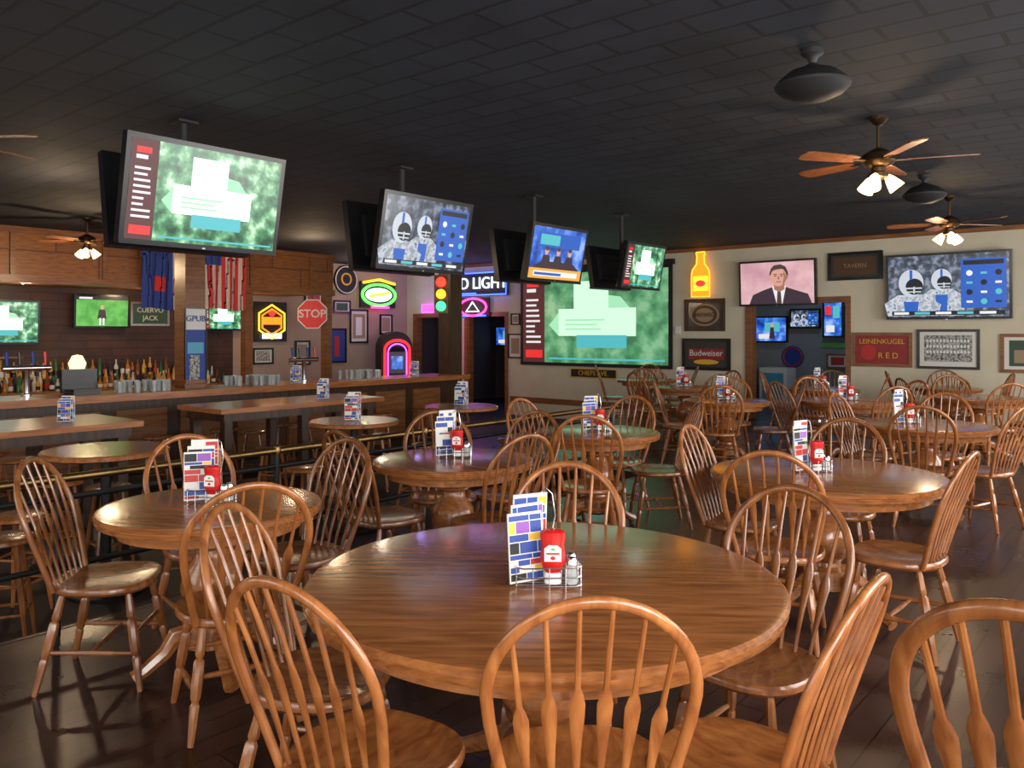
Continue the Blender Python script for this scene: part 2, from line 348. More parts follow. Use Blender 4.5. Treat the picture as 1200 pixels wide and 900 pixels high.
put(MENUS[1],'menu_stack',(-6.0,4.9,.721),(0,0,.9),1.0); put(MENUS[2],'menu_stack',(-6.3,6.7,.721),(0,0,.4),1.0)
stool(-5.3,1.75); stool(-5.0,1.2)
def longtable(x0,x1,y0,y1):
    b=MB(); X=x1-x0;Y=y1-y0; b.box((0,0,1.03),(X,Y,.05),M_barw); b.box((0,0,.96),(X-.15,Y-.15,.09),M_darkw)
    for sx in(-1,1):
        for sy in(-1,0,1): b.box((sx*(X/2-.14),sy*(Y/2-.14),.48),(.09,.09,.96),M_darkw)
    for sx in (-1,1): b.box((sx*(X/2-.14),0,.25),(.04,Y-.3,.05),M_darkw)
    b.obj('communal_bar_table',((x0+x1)/2,(y0+y1)/2,LOW),smooth=False)
longtable(-8.2,-7.2,.6,3.5); longtable(-8.5,-7.6,4.5,6.7)
for y in(.9,1.8,2.7): stool(-6.95,y); stool(-8.5,y+.2)
for y in(4.9,5.6,6.3): stool(-7.3,y); stool(-8.75,y)
put(MENUS[0],'menu_stack',(-7.6,3.0,.755),(0,0,.9),.9); put(MENUS[2],'menu_stack',(-7.9,6.0,.755),(0,0,.6),.9)
b=MB(); b.bx(-10.15,-9.75,-1.5,10.2,LOW,.76,M_darkw); b.bx(-10.4,-9.5,-1.6,10.3,.76,.82,M_barw); b.bx(-9.5,-9.47,-1.6,10.3,.75,.83,M_barw); b.tube([(-9.6,-1.4,-.12),(-9.6,10.1,-.12)],.025,M_brass,10)
y=-1.2
while y<9.9: b.bx(-9.76,-9.72,y,y+.62,-.1,.62,M_trim); y+=.8
b.obj('bar_counter',smooth=False)
y=1.2
while y<10: stool(-9.15,y); y+=.85
b=MB(); b.box((0,0,0),(.28,.28,H-.82),M_trim); 
for z in(-1.1,1.1): b.box((0,0,z),(.33,.33,.08),M_trim)
me=b.mesh('timber_post',False)
put(me,'timber_post',(-10.2,5.58,.82+(H-.82)/2)); 
b=MB(); b.bx(-10.36,-10.06,10.42,10.72,LOW,H,M_darkw); b.bx(-10.4,-10.02,10.38,10.76,LOW,-.1,M_darkw); b.obj('timber_post',smooth=False)

def tapt():
    b=MB(); b.lathe([(.06,0),(.06,.02),(.03,.03),(.03,.3),(.04,.32)],M_chrome,n=16); b.tube([(-.25,0,.32),(.25,0,.32)],.035,M_chrome,12)
    for x in(-.2,-.07,.07,.2): b.tube([(x,0,.32),(x,-.08,.3),(x,-.09,.24)],.012,M_chrome,8); b.tube([(x,0,.35),(x,-.02,.5)],[.012,.022],random.choice([M_red,M_blue,M_yel,M_blk]),8)
    return b.mesh('beer_tap_tower')
tp=tapt(); put(tp,'beer_tap_tower',(-10.2,7.4,.821),(0,0,-math.pi/2)); put(tp,'beer_tap_tower',(-10.2,3.6,.821),(0,0,-math.pi/2))
M_gl=[mat('bottle_amber',(.45,.16,.02),.12),mat('bottle_green',(.03,.15,.05),.12),mat('bottle_clear',(.6,.62,.6),.12),mat('bottle_dark',(.03,.02,.02),.12),mat('bottle_brown',(.20,.07,.02),.12),mat('bottle_gold',(.6,.33,.06),.15)]
b=MB(); b.bx(XW+.001,-14.45,1.5,8.9,LOW,.52,M_darkw); b.bx(XW+.001,-14.4,1.45,8.95,.52,.57,M_barw)
b.bx(XW+.001,-14.85,1.6,8.8,.57,.76,M_darkw); b.bx(XW+.001,-14.88,1.6,5.2,1.12,1.15,M_trim)
y=1.6
while y<8.6: b.bx(-14.45,-14.42,y,y+.85,-.2,.45,M_trim); y+=.95
b.obj('back_bar_cabinet',smooth=False)
b=MB(); random.seed(9)
for x,z in((-14.53,.57),(-14.70,.57),(-14.97,.76),(-14.97,1.15)):
    y=1.8
    while y<8.7:
        if (z>1 and y>3.9) or (5.75<y<6.15 and x>-14.8) or random.random()<.06: y+=.1; continue
        h=random.uniform(.24,.34)*(1 if x<-14.6 else .8); r=random.uniform(.030,.042); m=random.choice(M_gl)
        b.lathe([(.001,0),(r,0),(r,h*.55),(.014,h*.75),(.013,h*.95),(.016,h),(.001,h)],m,(x,y,z+.001),n=10)
        if random.random()<.7: b.lathe([(r+.001,h*.15),(r+.001,h*.42)],random.choice([M_paper,M_yel,M_pr,M_blk]),(x,y,z),n=10)
        y+=random.uniform(.08,.12)
b.obj('liquor_bottles')
b=MB()
for i in range(90):
    x=-10.3+random.random()*.5; y=random.choice([2.4,4.8,6.4,8.4])+random.uniform(-.35,.35)
    b.lathe([(.03,0),(.036,.13),(.034,.13),(.028,.01)],M_glass,(x,y,.822),n=10)
b.obj('beer_glasses')
for y in(3.0,6.9,9.2): put(MENUS[int(y)%3],'menu_stack',(-9.7,y,.822),(0,0,.9),1.0)
b=MB(); b.box((0,0,.15),(.4,.05,.28),M_blk); b.box((0,.08,.03),(.3,.3,.06),M_blk); b.poly([(-.17,-.03,.03),(.17,-.03,.03),(.17,-.03,.27),(-.17,-.03,.27)],mat('till_screen',(.02,.02,.02),.2,0,(.2,.3,.5),.6)); b.obj('cash_register',(-10.15,4.15,.822),(0,0,-math.pi/2))

b=MB(); X=-4.42
b.tube([(X,YB+.1,.80),(X,7.0,.80)],.022,M_brass,12); b.tube([(X,YB+.1,.70),(X,7.0,.70)],.016,M_iron,8); b.tube([(X,YB+.1,.35),(X,7.0,.35)],.016,M_iron,8)
y=YB+.3
while y<7.1: b.tube([(X,y,0),(X,y,.80)],.018,M_iron,8); b.lathe([(.001,.03),(.02,.025),(.028,.0),(.02,-.025),(.001,-.03)],M_brass,(X,y,.80),n=12); y+=1.3
b.obj('platform_railing')
b=MB(); b.bx(-4.53,-4.5,YB,7.8,-.3,.003,M_darkw); b.obj('trim_2',smooth=False)

# ------------------------------------------------------------ screens
S_green=noisy('screen_foliage',[(.36,(.004,.05,.02)),(.47,(.03,.18,.07)),(.56,(.14,.38,.18)),(.66,(.50,.75,.50))],9,es=1.3,detail=9)
S_green2=noisy('projection_foliage',[(.38,(.05,.20,.09)),(.5,(.11,.38,.17)),(.62,(.26,.55,.30))],2.6,es=.85,detail=9)
S_white=glow('screen_white',(.82,1,.88),1.7); S_white2=glow('projection_white',(.62,1,.70),1.0)
S_dark=glow('screen_sidebar',(.13,.03,.035),.6); S_red=glow('screen_red',(.75,.03,.03),1.0); S_txt=glow('screen_text',(.8,.8,.8),.9); S_cy=glow('screen_cyan',(.08,.45,.5),1.0)
S_pale=glow('screen_pale_green',(.35,.75,.45),1.0)
S_crowd=noisy('screen_stadium',[(.38,(.01,.015,.03)),(.5,(.05,.07,.11)),(.62,(.22,.26,.34))],10,es=1.0,detail=7)
S_jers=noisy('screen_jersey',[(.4,(.30,.33,.38)),(.55,(.62,.66,.72)),(.65,(.12,.18,.3))],14,es=1.0,detail=4)
S_bl=noisy('screen_blue_set',[(.38,(.005,.03,.22)),(.52,(.03,.14,.6)),(.64,(.25,.4,.8))],4,es=1.2)
S_blue=glow('screen_blue',(.02,.10,.45),1.0); S_gold=glow('screen_gold',(.75,.36,.06),1.0); S_blk=glow('screen_black',(.015,.02,.03),.5); S_helm=glow('screen_helmet',(.50,.55,.62),1.0)
S_pink=noisy('screen_mauve',[(.35,(.55,.28,.33)),(.65,(.80,.50,.52))],2,es=1.0); S_skin=glow('screen_skin',(.62,.32,.24),1.0); S_skd=glow('screen_skin_shadow',(.34,.15,.11),1.0); S_suit=glow('screen_suit',(.05,.03,.045),.8); S_hair=glow('screen_hair',(.08,.05,.05),.8)
S_turf=noisy('screen_turf',[(.4,(.08,.35,.06)),(.6,(.15,.5,.1))],6,es=1.1)
def lines(u0,v0,u1,v1,n,m,seed=1):
    rr=random.Random(seed); L=[]; dv=(v1-v0)/n
    for k in range(n): L.append((R(u0,v0+dv*k+dv*.3,u0+(u1-u0)*rr.uniform(.55,1),v0+dv*k+dv*.7),m))
    return L
def garden(w=S_white,g=S_green):
    L=[(R(0,0,.165,1),S_dark),(R(.27,.30,.80,.60),w),(R(.38,.58,.62,.90),w),(R(.40,.17,.74,.31),S_cy),([(.62,.6),(.62,.74),(.7,.72),(.76,.6)],S_pale),([(.27,.3),(.2,.42),(.27,.56)],S_pale),(R(.02,.05,.15,.14),S_red),(R(.03,.86,.12,.92),S_red),(R(.03,.80,.10,.84),S_txt),(R(.2,.035,.98,.055),S_cy)]
    L+=lines(.025,.2,.14,.74,9,S_txt,2)+lines(.32,.35,.7,.5,3,S_pale,4)
    return (g,L)
def helmet(cx,cy,s,mm=S_jers):
    return [([(cx-.22*s,0.02),(cx-.25*s,cy-.35*s),(cx-.12*s,cy-.2*s),(cx+.12*s,cy-.2*s),(cx+.27*s,cy-.38*s),(cx+.24*s,.02)],mm),
            ([(cx-.06*s,.1),(cx-.07*s,cy-.32*s),(cx+.07*s,cy-.32*s),(cx+.06*s,.1)],S_blue),
            (ell(cx,cy,.115*s,.235*s),S_helm),(ell(cx+.03*s,cy-.06*s,.08*s,.14*s),S_blk),(R(cx-.012*s,cy+.06*s,cx+.014*s,cy+.225*s),S_blue),(R(cx-.05*s,cy-.10*s,cx+.1*s,cy-.075*s),S_helm),(R(cx-.04*s,cy-.16*s,cx+.09*s,cy-.14*s),S_helm),(R(cx+.02*s,cy-.18*s,cx+.035*s,cy-.06*s),S_helm)]
def players():
    L=[]
    L+=helmet(.46,.60,.75)+helmet(.20,.56,.95)
    L+=[(R(.62,.14,.98,.92),S_blue),(R(.64,.82,.96,.89),S_blk)]
    for r in range(4):
        for c in range(3): L.append((ell(.69+c*.115,.24+r*.15,.026,.045) if (r+c)%2 else R(.665+c*.115,.22+r*.15,.715+c*.115,.255+r*.15),(S_txt,S_cy,S_blk)[(r*2+c)%3]))
    L+=[(R(.03,.03,.97,.10),S_blk)]+[(R(.05+.18*i,.045,.18+.18*i,.085),S_cy if i%2 else S_txt) for i in range(5)]
    return (S_crowd,L)
def studio():
    L=[(R(0,0,1,.2),S_gold),(R(.1,.62,.9,.9),S_blue),(R(.14,.66,.5,.86),S_cy),([(.05,.2),(.2,.34),(.8,.34),(.95,.2)],S_suit)]
    for c in(.28,.5,.72): L+=[([(c-.08,.3),(c-.06,.46),(c+.06,.46),(c+.08,.3)],S_suit),(ell(c,.54,.035,.075),S_skin),(ell(c,.59,.036,.04),S_hair)]
    L+=[(R(.08,.05,.92,.15),S_txt),(R(.1,.07,.6,.12),S_blue)]
    return (S_bl,L)
def man():
    L=[([(.12,0),(.17,.22),(.30,.32),(.44,.40),(.62,.40),(.78,.30),(.92,.22),(.97,0)],S_suit),([(.44,.42),(.50,.0),(.58,.0),(.63,.42)],S_txt),([(.515,.34),(.50,.0),(.57,.0),(.555,.34)],S_hair),
       ([(.47,.34),(.46,.55),(.61,.55),(.61,.34),(.54,.28)],S_skd),(ell(.535,.70,.128,.225),S_hair),
       (ell(.530,.64,.108,.225),S_skin),(ell(.427,.64,.018,.05),S_skin),(ell(.64,.64,.018,.05),S_skd),
       ([(.42,.72),(.425,.84),(.47,.92),(.56,.94),(.63,.88),(.655,.76),(.64,.70),(.625,.79),(.58,.83),(.50,.82),(.445,.79)],S_hair),
       ([(.60,.78),(.635,.66),(.625,.52),(.58,.44),(.60,.6)],S_skd),
       (R(.462,.695,.512,.712),S_hair),(R(.55,.695,.60,.712),S_hair),(ell(.488,.665,.016,.014,10),S_hair),(ell(.573,.665,.016,.014,10),S_hair),([(.525,.66),(.515,.585),(.548,.58),(.54,.66)],S_skd),(R(.50,.515,.565,.53),S_hair)]
    return (S_pink,L)
def turf():
    return (S_turf,[([(.40,.25),(.43,.55),(.55,.55),(.58,.25)],S_suit),(ell(.49,.64,.035,.075),S_skin),(R(.44,.03,.475,.27),S_txt),(R(.505,.03,.54,.27),S_txt),(R(0,.88,1,1),S_blk),(R(.05,.9,.3,.97),S_txt)])
def blueg(): return (S_bl,[(R(.1,.1,.6,.3),S_txt),(R(.05,.6,.4,.85),S_red),(R(.5,.5,.9,.85),S_cy)])
def bluegreen(): return (S_bl,[(R(.1,.1,.5,.3),S_txt),(R(.3,.4,.8,.8),S_cy),([(.45,.1),(.5,.6),(.6,.6),(.65,.1)],S_suit),(ell(.55,.68,.05,.1),S_skin)])
def tvmesh(name,w,h,content,depth=.07,bz=.035):
    b=MB(); b.box((0,depth/2,0),(w,depth,h),M_blk); b.box((0,depth+.02,0),(w*.7,.05,h*.6),M_blkm); b.box((0,-.004,-h/2+.012),(w,.012,.024),M_blk)
    base,L=content; W=w-2*bz; HH=h-2*bz
    def P(p,y): return [((u-.5)*W,y,(v-.5)*HH) for u,v in p]
    b.poly(P(R(0,0,1,1),-.002),base)
    for i,(p,m) in enumerate(L): b.poly(P(p,-.003-.0003*i),m)
    b.poly(P(R(.49,-.045,.51,-.03),-.012),M_chrome)
    return b.mesh(name,False)
def tv(w,h,content,loc,rz=0,tilt=0,name='television',**k): return put(tvmesh(name,w,h,content,**k),name,loc,(math.radians(tilt),0,math.radians(rz)))
for (y,z,c,w) in [(3.15,2.53,garden(),1.24),(5.38,2.47,players(),1.16),(7.46,2.44,studio(),1.06),(9.38,2.42,garden(),1.0)]:
    h=w*.61
    tv(w,h,c,(-5.50,y,z),90,11); tv(w*.93,h*.95,blueg(),(-6.16,y+.10,z),-90,9)
    b=MB(); b.bx(-5.93,-5.77,y-.08,y+.08,H-.02,H-.001,M_blkm); b.tube([(-5.85,y,H-.01),(-5.85,y,z-.12)],.03,M_blkm,10)
    for dz in(-.1,.1): b.tube([(-6.04,y,z+dz),(-5.66,y,z+dz)],.015,M_blkm,8)
    b.obj('tv_ceiling_mount')
tv(1.74,1.03,players(),(-2.82,YW-.17,2.27),0,3); tv(1.38,.80,man(),(-5.5,YW-.17,2.42),0,3)
tv(1.24,.74,garden(),(XW+.19,4.85,1.72),90,3); tv(.97,.60,turf(),(XW+.19,6.5,1.93),90,3); tv(.9,.56,garden(),(XW+.19,8.85,1.87),90,3)
tv(.75,.58,bluegreen(),(-7.0,17.36,1.62)); tv(.65,.42,players(),(-6.25,17.36,1.85)); tv(.42,.8,blueg(),(-5.66,17.36,1.85))
tv(.9,.55,bluegreen(),(-14.5,17.3,1.45)); tv(1.1,.8,bluegreen(),(-14.3+.7,17.3,1.62)); tv(.8,.6,blueg(),(-12.2,17.3,1.6))
base,L=garden(S_white2,S_green2)
b=MB(); b.box((0,.02,0),(3.75,.04,2.04),M_blkm); b.poly([(x*3.6-1.8,-.002,z*1.9-.95) for x,z in R(0,0,1,1)],base)
for i,(p,m) in enumerate(L): b.poly([(x*3.6-1.8,-.003-.0004*i,z*1.9-.95) for x,z in p],m)
b.box((0,.0,1.06),(3.85,.08,.1),M_blkm)
b.obj('projector_screen',(-9.47,YW-.08,1.86),smooth=False)

# ------------------------------------------------------------ pictures and signs
def framed(name,w,h,fw,fm,im,extra=[],loc=(0,0,0),rz=0):
    b=MB(); b.box((0,.008,0),(w-fw,.012,h-fw),im)
    for s_ in(-1,1): b.box((s_*(w/2-fw/2),0,0),(fw,.035,h),fm); b.box((0,0,s_*(h/2-fw/2)),(w-2*fw,.035,fw),fm)
    W=w-2*fw;HH=h-2*fw
    for i,(p,m) in enumerate(extra): b.poly([((u-.5)*W,-.001-.0004*i,(v-.5)*HH) for u,v in p],m)
    return b.obj(name,loc,(0,0,math.radians(rz)),smooth=False)
M_mir=mat('smoked_mirror',(.06,.055,.05),.15); M_sep=mat('sepia',(.35,.25,.16),.6); M_dred=mat('dark_red',(.28,.02,.02),.4); M_gry=noisy('bw_photo',[(.35,(.03,.03,.03)),(.6,(.5,.5,.48))],30)
M_grn2=mat('dark_green',(.03,.08,.05),.5); yw=YW-.022; M_brn=mat('brown_print',(.10,.045,.02),.5)
o=framed('framed_beer_mirror',.88,.47,.05,M_blk,M_mir,[(R(.06,.1,.94,.9),M_brn)],(-4.22,yw,2.66)); text('TAVERN',o,0,0,.10,M_sep,-.01)
o=framed('framed_picture',.82,.61,.07,M_darkw,M_mir,[(ell(.5,.5,.44,.44),M_sep),(ell(.5,.5,.38,.38),M_brn),(ell(.5,.5,.28,.28),M_sep)],(-6.94,yw,1.88)); text('BREWED',o,0,0,.11,M_darkw,-.01)
o=framed('framed_beer_mirror',.98,.60,.06,M_blk,M_mir,[(R(.08,.3,.92,.72),M_dred),(ell(.5,.2,.3,.1),M_yel)],(-6.91,yw,1.14)); text('Budweiser',o,0,.02,.16,M_white,-.012)
o=framed('framed_beer_sign',.92,.56,.05,M_trim,M_dred,[(ell(.25,.4,.15,.28),M_pr)],(-3.80,yw,1.27)); text('LEINENKUGEL',o,0,.13,.11,M_yel,-.012); text('R E D',o,.1,-.1,.13,M_yel,-.012)
o=framed('framed_team_photo',.88,.62,.04,M_blk,M_paper,[(R(.08,.14,.92,.9),M_gry)]+[(ell(.14+.06*i,.42+.16*(j),.022,.05,10),M_white) for j in range(3) for i in range(13)],(-2.83,yw,1.29))
framed('framed_picture',.74,.58,.05,M_trim,M_paper,[(R(.1,.1,.9,.9),M_grn2),(R(.2,.2,.8,.6),M_sep)],(-1.75,yw,1.24))
b=MB(); b.box((0,0,0),(1.15,.01,.2),M_yel); b.box((0,-.004,0),(1.11,.01,.16),M_blkm); o=b.obj('street_sign',(-9.45,yw,.70),smooth=False); text('CHIEFS AVE.',o,0,0,.14,M_yel,-.012)
b=MB(); b.box((0,0,0),(.1,.03,.14),M_white); b.obj('wall_thermostat',(-7.50,YW-.016,1.6),smooth=False)
N_or=glow('neon_amber',(1,.30,.015),1.3); N_y=glow('neon_yellow',(1,.55,.03),1.8); N_r=glow('neon_red',(1,.015,.015),3.5); N_b=glow('neon_blue',(.03,.08,1),6); N_p=glow('neon_violet',(.45,.06,1),4.5); N_g=glow('neon_green',(.12,1,.10),2.2); N_w=glow('neon_white',(.85,.92,1),2.2); N_pk=glow('neon_pink',(1,.04,.28),4.5)
prof=[(-.17,-.40),(.17,-.40),(.17,.02),(.15,.10),(.075,.20),(.065,.36),(.08,.37),(.08,.42),(-.08,.42),(-.08,.37),(-.065,.36),(-.075,.20),(-.15,.10),(-.17,.02)]
b=MB(); n=len(prof); b.add([(x,y,z) for y in(0,.06) for x,z in prof],[tuple(range(n)),tuple(range(n,2*n))]+[(i,(i+1)%n,n+(i+1)%n,n+i) for i in range(n)],N_or)
b.tube([(x*1.08,-.01,z*1.02) for x,z in prof],.012,N_y,6,closed=True); b.poly([(x,-.006,z) for x,z in R(-.15,-.3,.15,-.02)],N_y); b.poly([(x,-.009,z) for x,z in ell(0,-.16,.1,.06)],N_r)
b.obj('neon_bottle_sign',(-6.98,YW-.1,2.63))
b=MB(); b.tube([(-.95,0,-.2),(-.95,0,.22),(-.45,0,.26)],.022,N_p,6); b.tube([(-.75,0,-.20),(.1,0,-.20)],.018,N_b,6); b.tube([(x,-.01,z) for x,z in R(-1.0,-.24,1.02,.27)],.016,N_b,6,closed=True); b.box((0,.05,0),(2.1,.03,.52),M_blkm); o=b.obj('neon_beer_sign',(-12.75,YW-.12,2.66))
text('BUD LIGHT',o,.1,.02,.38,N_w,-.02,.01)
b=MB(); b.tube([(x,0,z) for x,z in ell(0,0,.42,.2)],.025,N_pk,6,closed=True); b.box((0,.05,0),(.95,.03,.45),M_blkm); b.tube([(-.2,-.01,-.1),(0,-.01,.12),(.2,-.01,-.1)],.02,N_w,6,closed=True); b.tube([(-.4,0,-.2),(.4,0,-.2)],.02,N_b,6); b.obj('neon_logo_sign',(-12.75,YW-.12,2.14))
b=MB(); b.tube([(x,0,z) for x,z in R(-.3,-.09,.3,.09)],.018,N_p,6,closed=True); b.tube([(-.22,0,0),(.22,0,0)],.03,N_pk,6); b.obj('neon_open_sign',(-14.2,YW-.06,2.14))
b=MB(); b.box((0,.04,0),(1.1,.05,.62),M_blkm); b.tube([(x,-.01,z) for x,z in ell(0,0,.52,.25)],.035,N_g,6,closed=True); b.poly([(x,0,z) for x,z in ell(0,0,.42,.17)],N_w); b.tube([(-.5,-.02,.28),(0,-.02,.37),(.5,-.02,.28)],.035,N_y,6); b.tube([(-.25,-.02,-.30),(.3,-.02,-.30)],.03,N_pk,6); b.tube([(-.3,-.02,-.04),(.3,-.02,.06)],.04,N_y,6)
b.obj('neon_beer_sign',(XW+.1,13.05,2.46),(0,0,math.pi/2))
b=MB(); hx=[(.36*math.cos(math.pi/6+i*math.pi/3),.36*math.sin(math.pi/6+i*math.pi/3)) for i in range(6)]
b.tube([(x,0,z) for x,z in hx],.022,N_y,6,closed=True); b.tube([(x*.75,0,z*.75) for x,z in hx],.02,N_or,6,closed=True); b.poly([(x,0,z) for x,z in R(-.22,-.06,.22,.10)],N_or); b.box((0,.06,0),(.8,.03,.85),M_blkm); b.poly([(x,-.002,z) for x,z in R(-.24,-.36,.24,-.24)],N_w); b.poly([(x,-.003,z) for x,z in ell(0,.18,.08,.06)],N_r)
b.obj('neon_hexagon_sign',(XW+.12,10.05,1.78),(0,0,math.pi/2))
b=MB(); b.lathe([(.34,0),(.34,.03),(.001,.03)],M_blkm,n=32,M=Matrix.Rotation(math.pi/2,4,'X')); b.tube([(x,-.035,z) for x,z in ell(0,0,.31,.31)],.015,M_white,6,closed=True); o=b.obj('round_team_sign',(XW+.02,12.1,2.78),(0,0,math.pi/2)); text('O',o,0,0,.42,M_yel,-.04); 
oc=[(.30/math.cos(math.pi/8)*math.cos(math.pi/8+i*math.pi/4),.30/math.cos(math.pi/8)*math.sin(math.pi/8+i*math.pi/4)) for i in range(8)]
M_stop=mat('stop_red',(.65,.02,.02),.35,0,(.65,.02,.02),.15)
b=MB(); b.poly([(x,0,z) for x,z in oc],M_white); b.poly([(x*.93,-.003,z*.93) for x,z in oc],M_stop); b.poly([(x,.01,z) for x,z in oc],M_iron); o=b.obj('stop_sign',(-13.75,10.18,1.93),(0,0,math.radians(42)),smooth=False); text('STOP',o,0,0,.23,M_white,-.008,.004,bev=.003)
b=MB(); b.tube([(0,.01,.26),(0,.01,.40)],.01,M_iron,6); hg=b.mesh('hanger'); put(hg,'hanger',parent=o)
def W(y,z,w,h,cols,frame=M_blk,name='framed_picture'): return framed(name,w,h,.04,frame,M_paper,cols,(XW+.022,y,z),90)
W(12.5,1.70,.55,.8,[(R(.1,.1,.9,.9),M_sep),(R(.3,.2,.7,.8),M_white)]); W(11.85,1.25,.55,.8,[(R(0,0,1,1),M_blue),(R(.35,.15,.65,.8),M_pr)]); W(13.35,1.75,.4,.5,[(R(.1,.1,.9,.9),M_sep)])
W(12.0,2.15,.5,.3,[(R(.1,.1,.9,.9),M_grn2)]); W(9.9,1.05,.5,.35,[(R(.1,.1,.9,.9),M_gry)]); W(11.2,2.3,.5,.4,[(R(.1,.1,.9,.9),M_dred)]); W(10.9,1.1,.4,.55,[(R(.1,.1,.9,.9),M_sep)])
o=W(7.45,1.9,.75,.45,[(R(0,0,1,1),M_grn2)],M_chrome,'framed_bar_mirror'); text('CUERVO',o,0,.07,.13,M_paper,-.012); text('JACK',o,0,-.08,.13,M_paper,-.012)
framed('framed_picture',.4,.55,.03,M_blk,M_paper,[(R(.15,.15,.85,.85),M_sep)],(-11.55,yw,1.25)); framed('framed_picture',.3,.4,.03,M_blk,M_paper,[(R(.15,.15,.85,.85),M_blue)],(-13.42,yw,1.4)) 
framed('framed_picture',.26,.26,.03,M_blk,M_paper,[(R(.15,.15,.85,.85),M_sep)],(-11.54,yw,1.85)); framed('framed_picture',.45,.3,.03,M_trim,M_paper,[(R(.15,.15,.85,.85),M_pr)],(-5.6,17.47,.95))
b=MB(); b.lathe([(.24,0),(.24,.03),(.001,.03)],M_blue,n=28,M=Matrix.Rotation(math.pi/2,4,'X')); b.tube([(x,-.035,z) for x,z in ell(0,0,.2,.2)],.02,M_pr,6,closed=True); b.obj('round_beer_sign',(-6.55,17.49,1.02))
b=MB(); b.box((0,0,.4),(.6,.5,.8),M_white); b.box((0,-.26,.42),(.45,.02,.55),M_cyan); b.obj('drinks_cooler',(-6.7,17.0,0),smooth=False)
b=MB(); b.box((0,0,0),(.7,.02,.10),M_grn); b.obj('banner_sign',(-5.6,17.48,1.28),smooth=False)
b=MB(); b.box((0,0,.75),(.75,.5,1.5),M_blkm)
arch=[(-.3,.35),(-.3,1.45)]+[(.3*math.cos(math.pi-math.pi*i/10),1.45+.22*math.sin(math.pi*i/10)) for i in range(11)]+[(.3,.35)]
b.tube([(x,-.27,z) for x,z in arch],.03,N_r,8); b.tube([(x*.75,-.27,z*.92+.05) for x,z in arch],.016,N_p,8); b.poly([(x,-.255,z) for x,z in R(-.2,.9,.2,1.4)],S_suit); b.poly([(x,-.257,z) for x,z in R(-.14,1.0,.14,1.3)],S_bl); b.poly([(x,-.255,z) for x,z in R(-.2,.45,.2,.8)],M_dred)
b.lathe([(.375,0),(.375,.5)],M_blkm,(0,0,0),n=24,M=Matrix.Translation((0,.25,1.5))@Matrix.Rotation(math.pi/2,4,'X'))
b.obj('jukebox',(-14.35,12.95,LOW),(0,0,math.radians(65)))
M_tl=mat('traffic_yellow',(.16,.07,.012),.4); b=MB(); b.box((0,0,0),(.24,.18,.66),M_tl)
T_r=glow('signal_red',(1,.02,.01),5); T_a=glow('signal_amber',(1,.35,.02),2.5); T_g=glow('signal_green',(.05,1,.25),2.5)
for z,m in((.21,T_r),(0,T_a),(-.21,T_g)):
    b.lathe([(.088,0),(.07,.03),(.001,.045)],m,n=20,M=Matrix.Translation((0,-.09,z))@Matrix.Rotation(math.pi/2,4,'X')); b.tube([(.1*math.cos(a),-.15,z+.1*math.sin(a)) for a in [math.pi*i/8 for i in range(9)]],(.015),M_tl,6); b.box((0,-.13,z+.1),(.2,.1,.012),M_tl)
b.obj('traffic_light',(-10.02,10.14,2.22),(0,0,math.radians(45)))
o=framed('wall_poster',.3,1.0,.008,M_blk,M_blue,[(R(0,.72,1,1),M_paper),(R(.1,.4,.9,.55),M_cyan),(R(.2,.05,.7,.38),M_gry)],(-10.038,5.57,1.37),90); text('GPUB',o,0,.36,.11,M_blue,-.012)
def flag(name,w,h,loc,fn,rz=90):
    b=MB(); nx,ny=39,20
    def P(i,j): u=i/nx; v=j/ny; return ((u-.5)*w*(1-.06*v),.035*math.sin(u*17+v*1.2)*(.4+v),-v*h+.02*math.sin(u*6)*v)
    for i in range(nx):
        for j in range(ny): b.add([P(i,j),P(i+1,j),P(i+1,j+1),P(i,j+1)],[(0,1,2,3)],fn(i/nx,j/ny))
    b.tube([(-w/2-.05,0,0),(w/2+.05,0,0)],.012,M_trim,8)
    me=b.mesh(name); bb=bmesh.new(); bb.from_mesh(me); bmesh.ops.remove_doubles(bb,verts=bb.verts,dist=1e-5); bb.to_mesh(me); bb.free()
    return put(me,name,loc,(0,0,math.radians(rz)))
M_fr=mat('flag_red',(.60,.03,.04),.8); M_fw=mat('flag_white',(.62,.5,.45),.8); M_fb=mat('flag_blue',(.03,.06,.3),.8)
flag('american_flag',.9,1.05,(-13.4,7.98,3.02),lambda u,v: M_fb if (u<.45 and v<.25) else (M_fr if int(u*13)%2==0 else M_fw))
flag('team_flag',.62,1.0,(-13.4,6.78,2.95),lambda u,v: M_fr if (.35<u<.65 and .4<v<.7) else (M_fw if (u>.88) else M_fb))
b=MB(); b.lathe([(.06,0),(.06,.03),(.02,.05),(.02,.30)],M_brass,n=16); b.lathe([(.10,.30),(.14,.45),(.08,.58),(.001,.6)],glow('lamp_globe',(1,.72,.4),1.8),n=20); b.obj('table_lamp',(-14.62,5.95,.571))

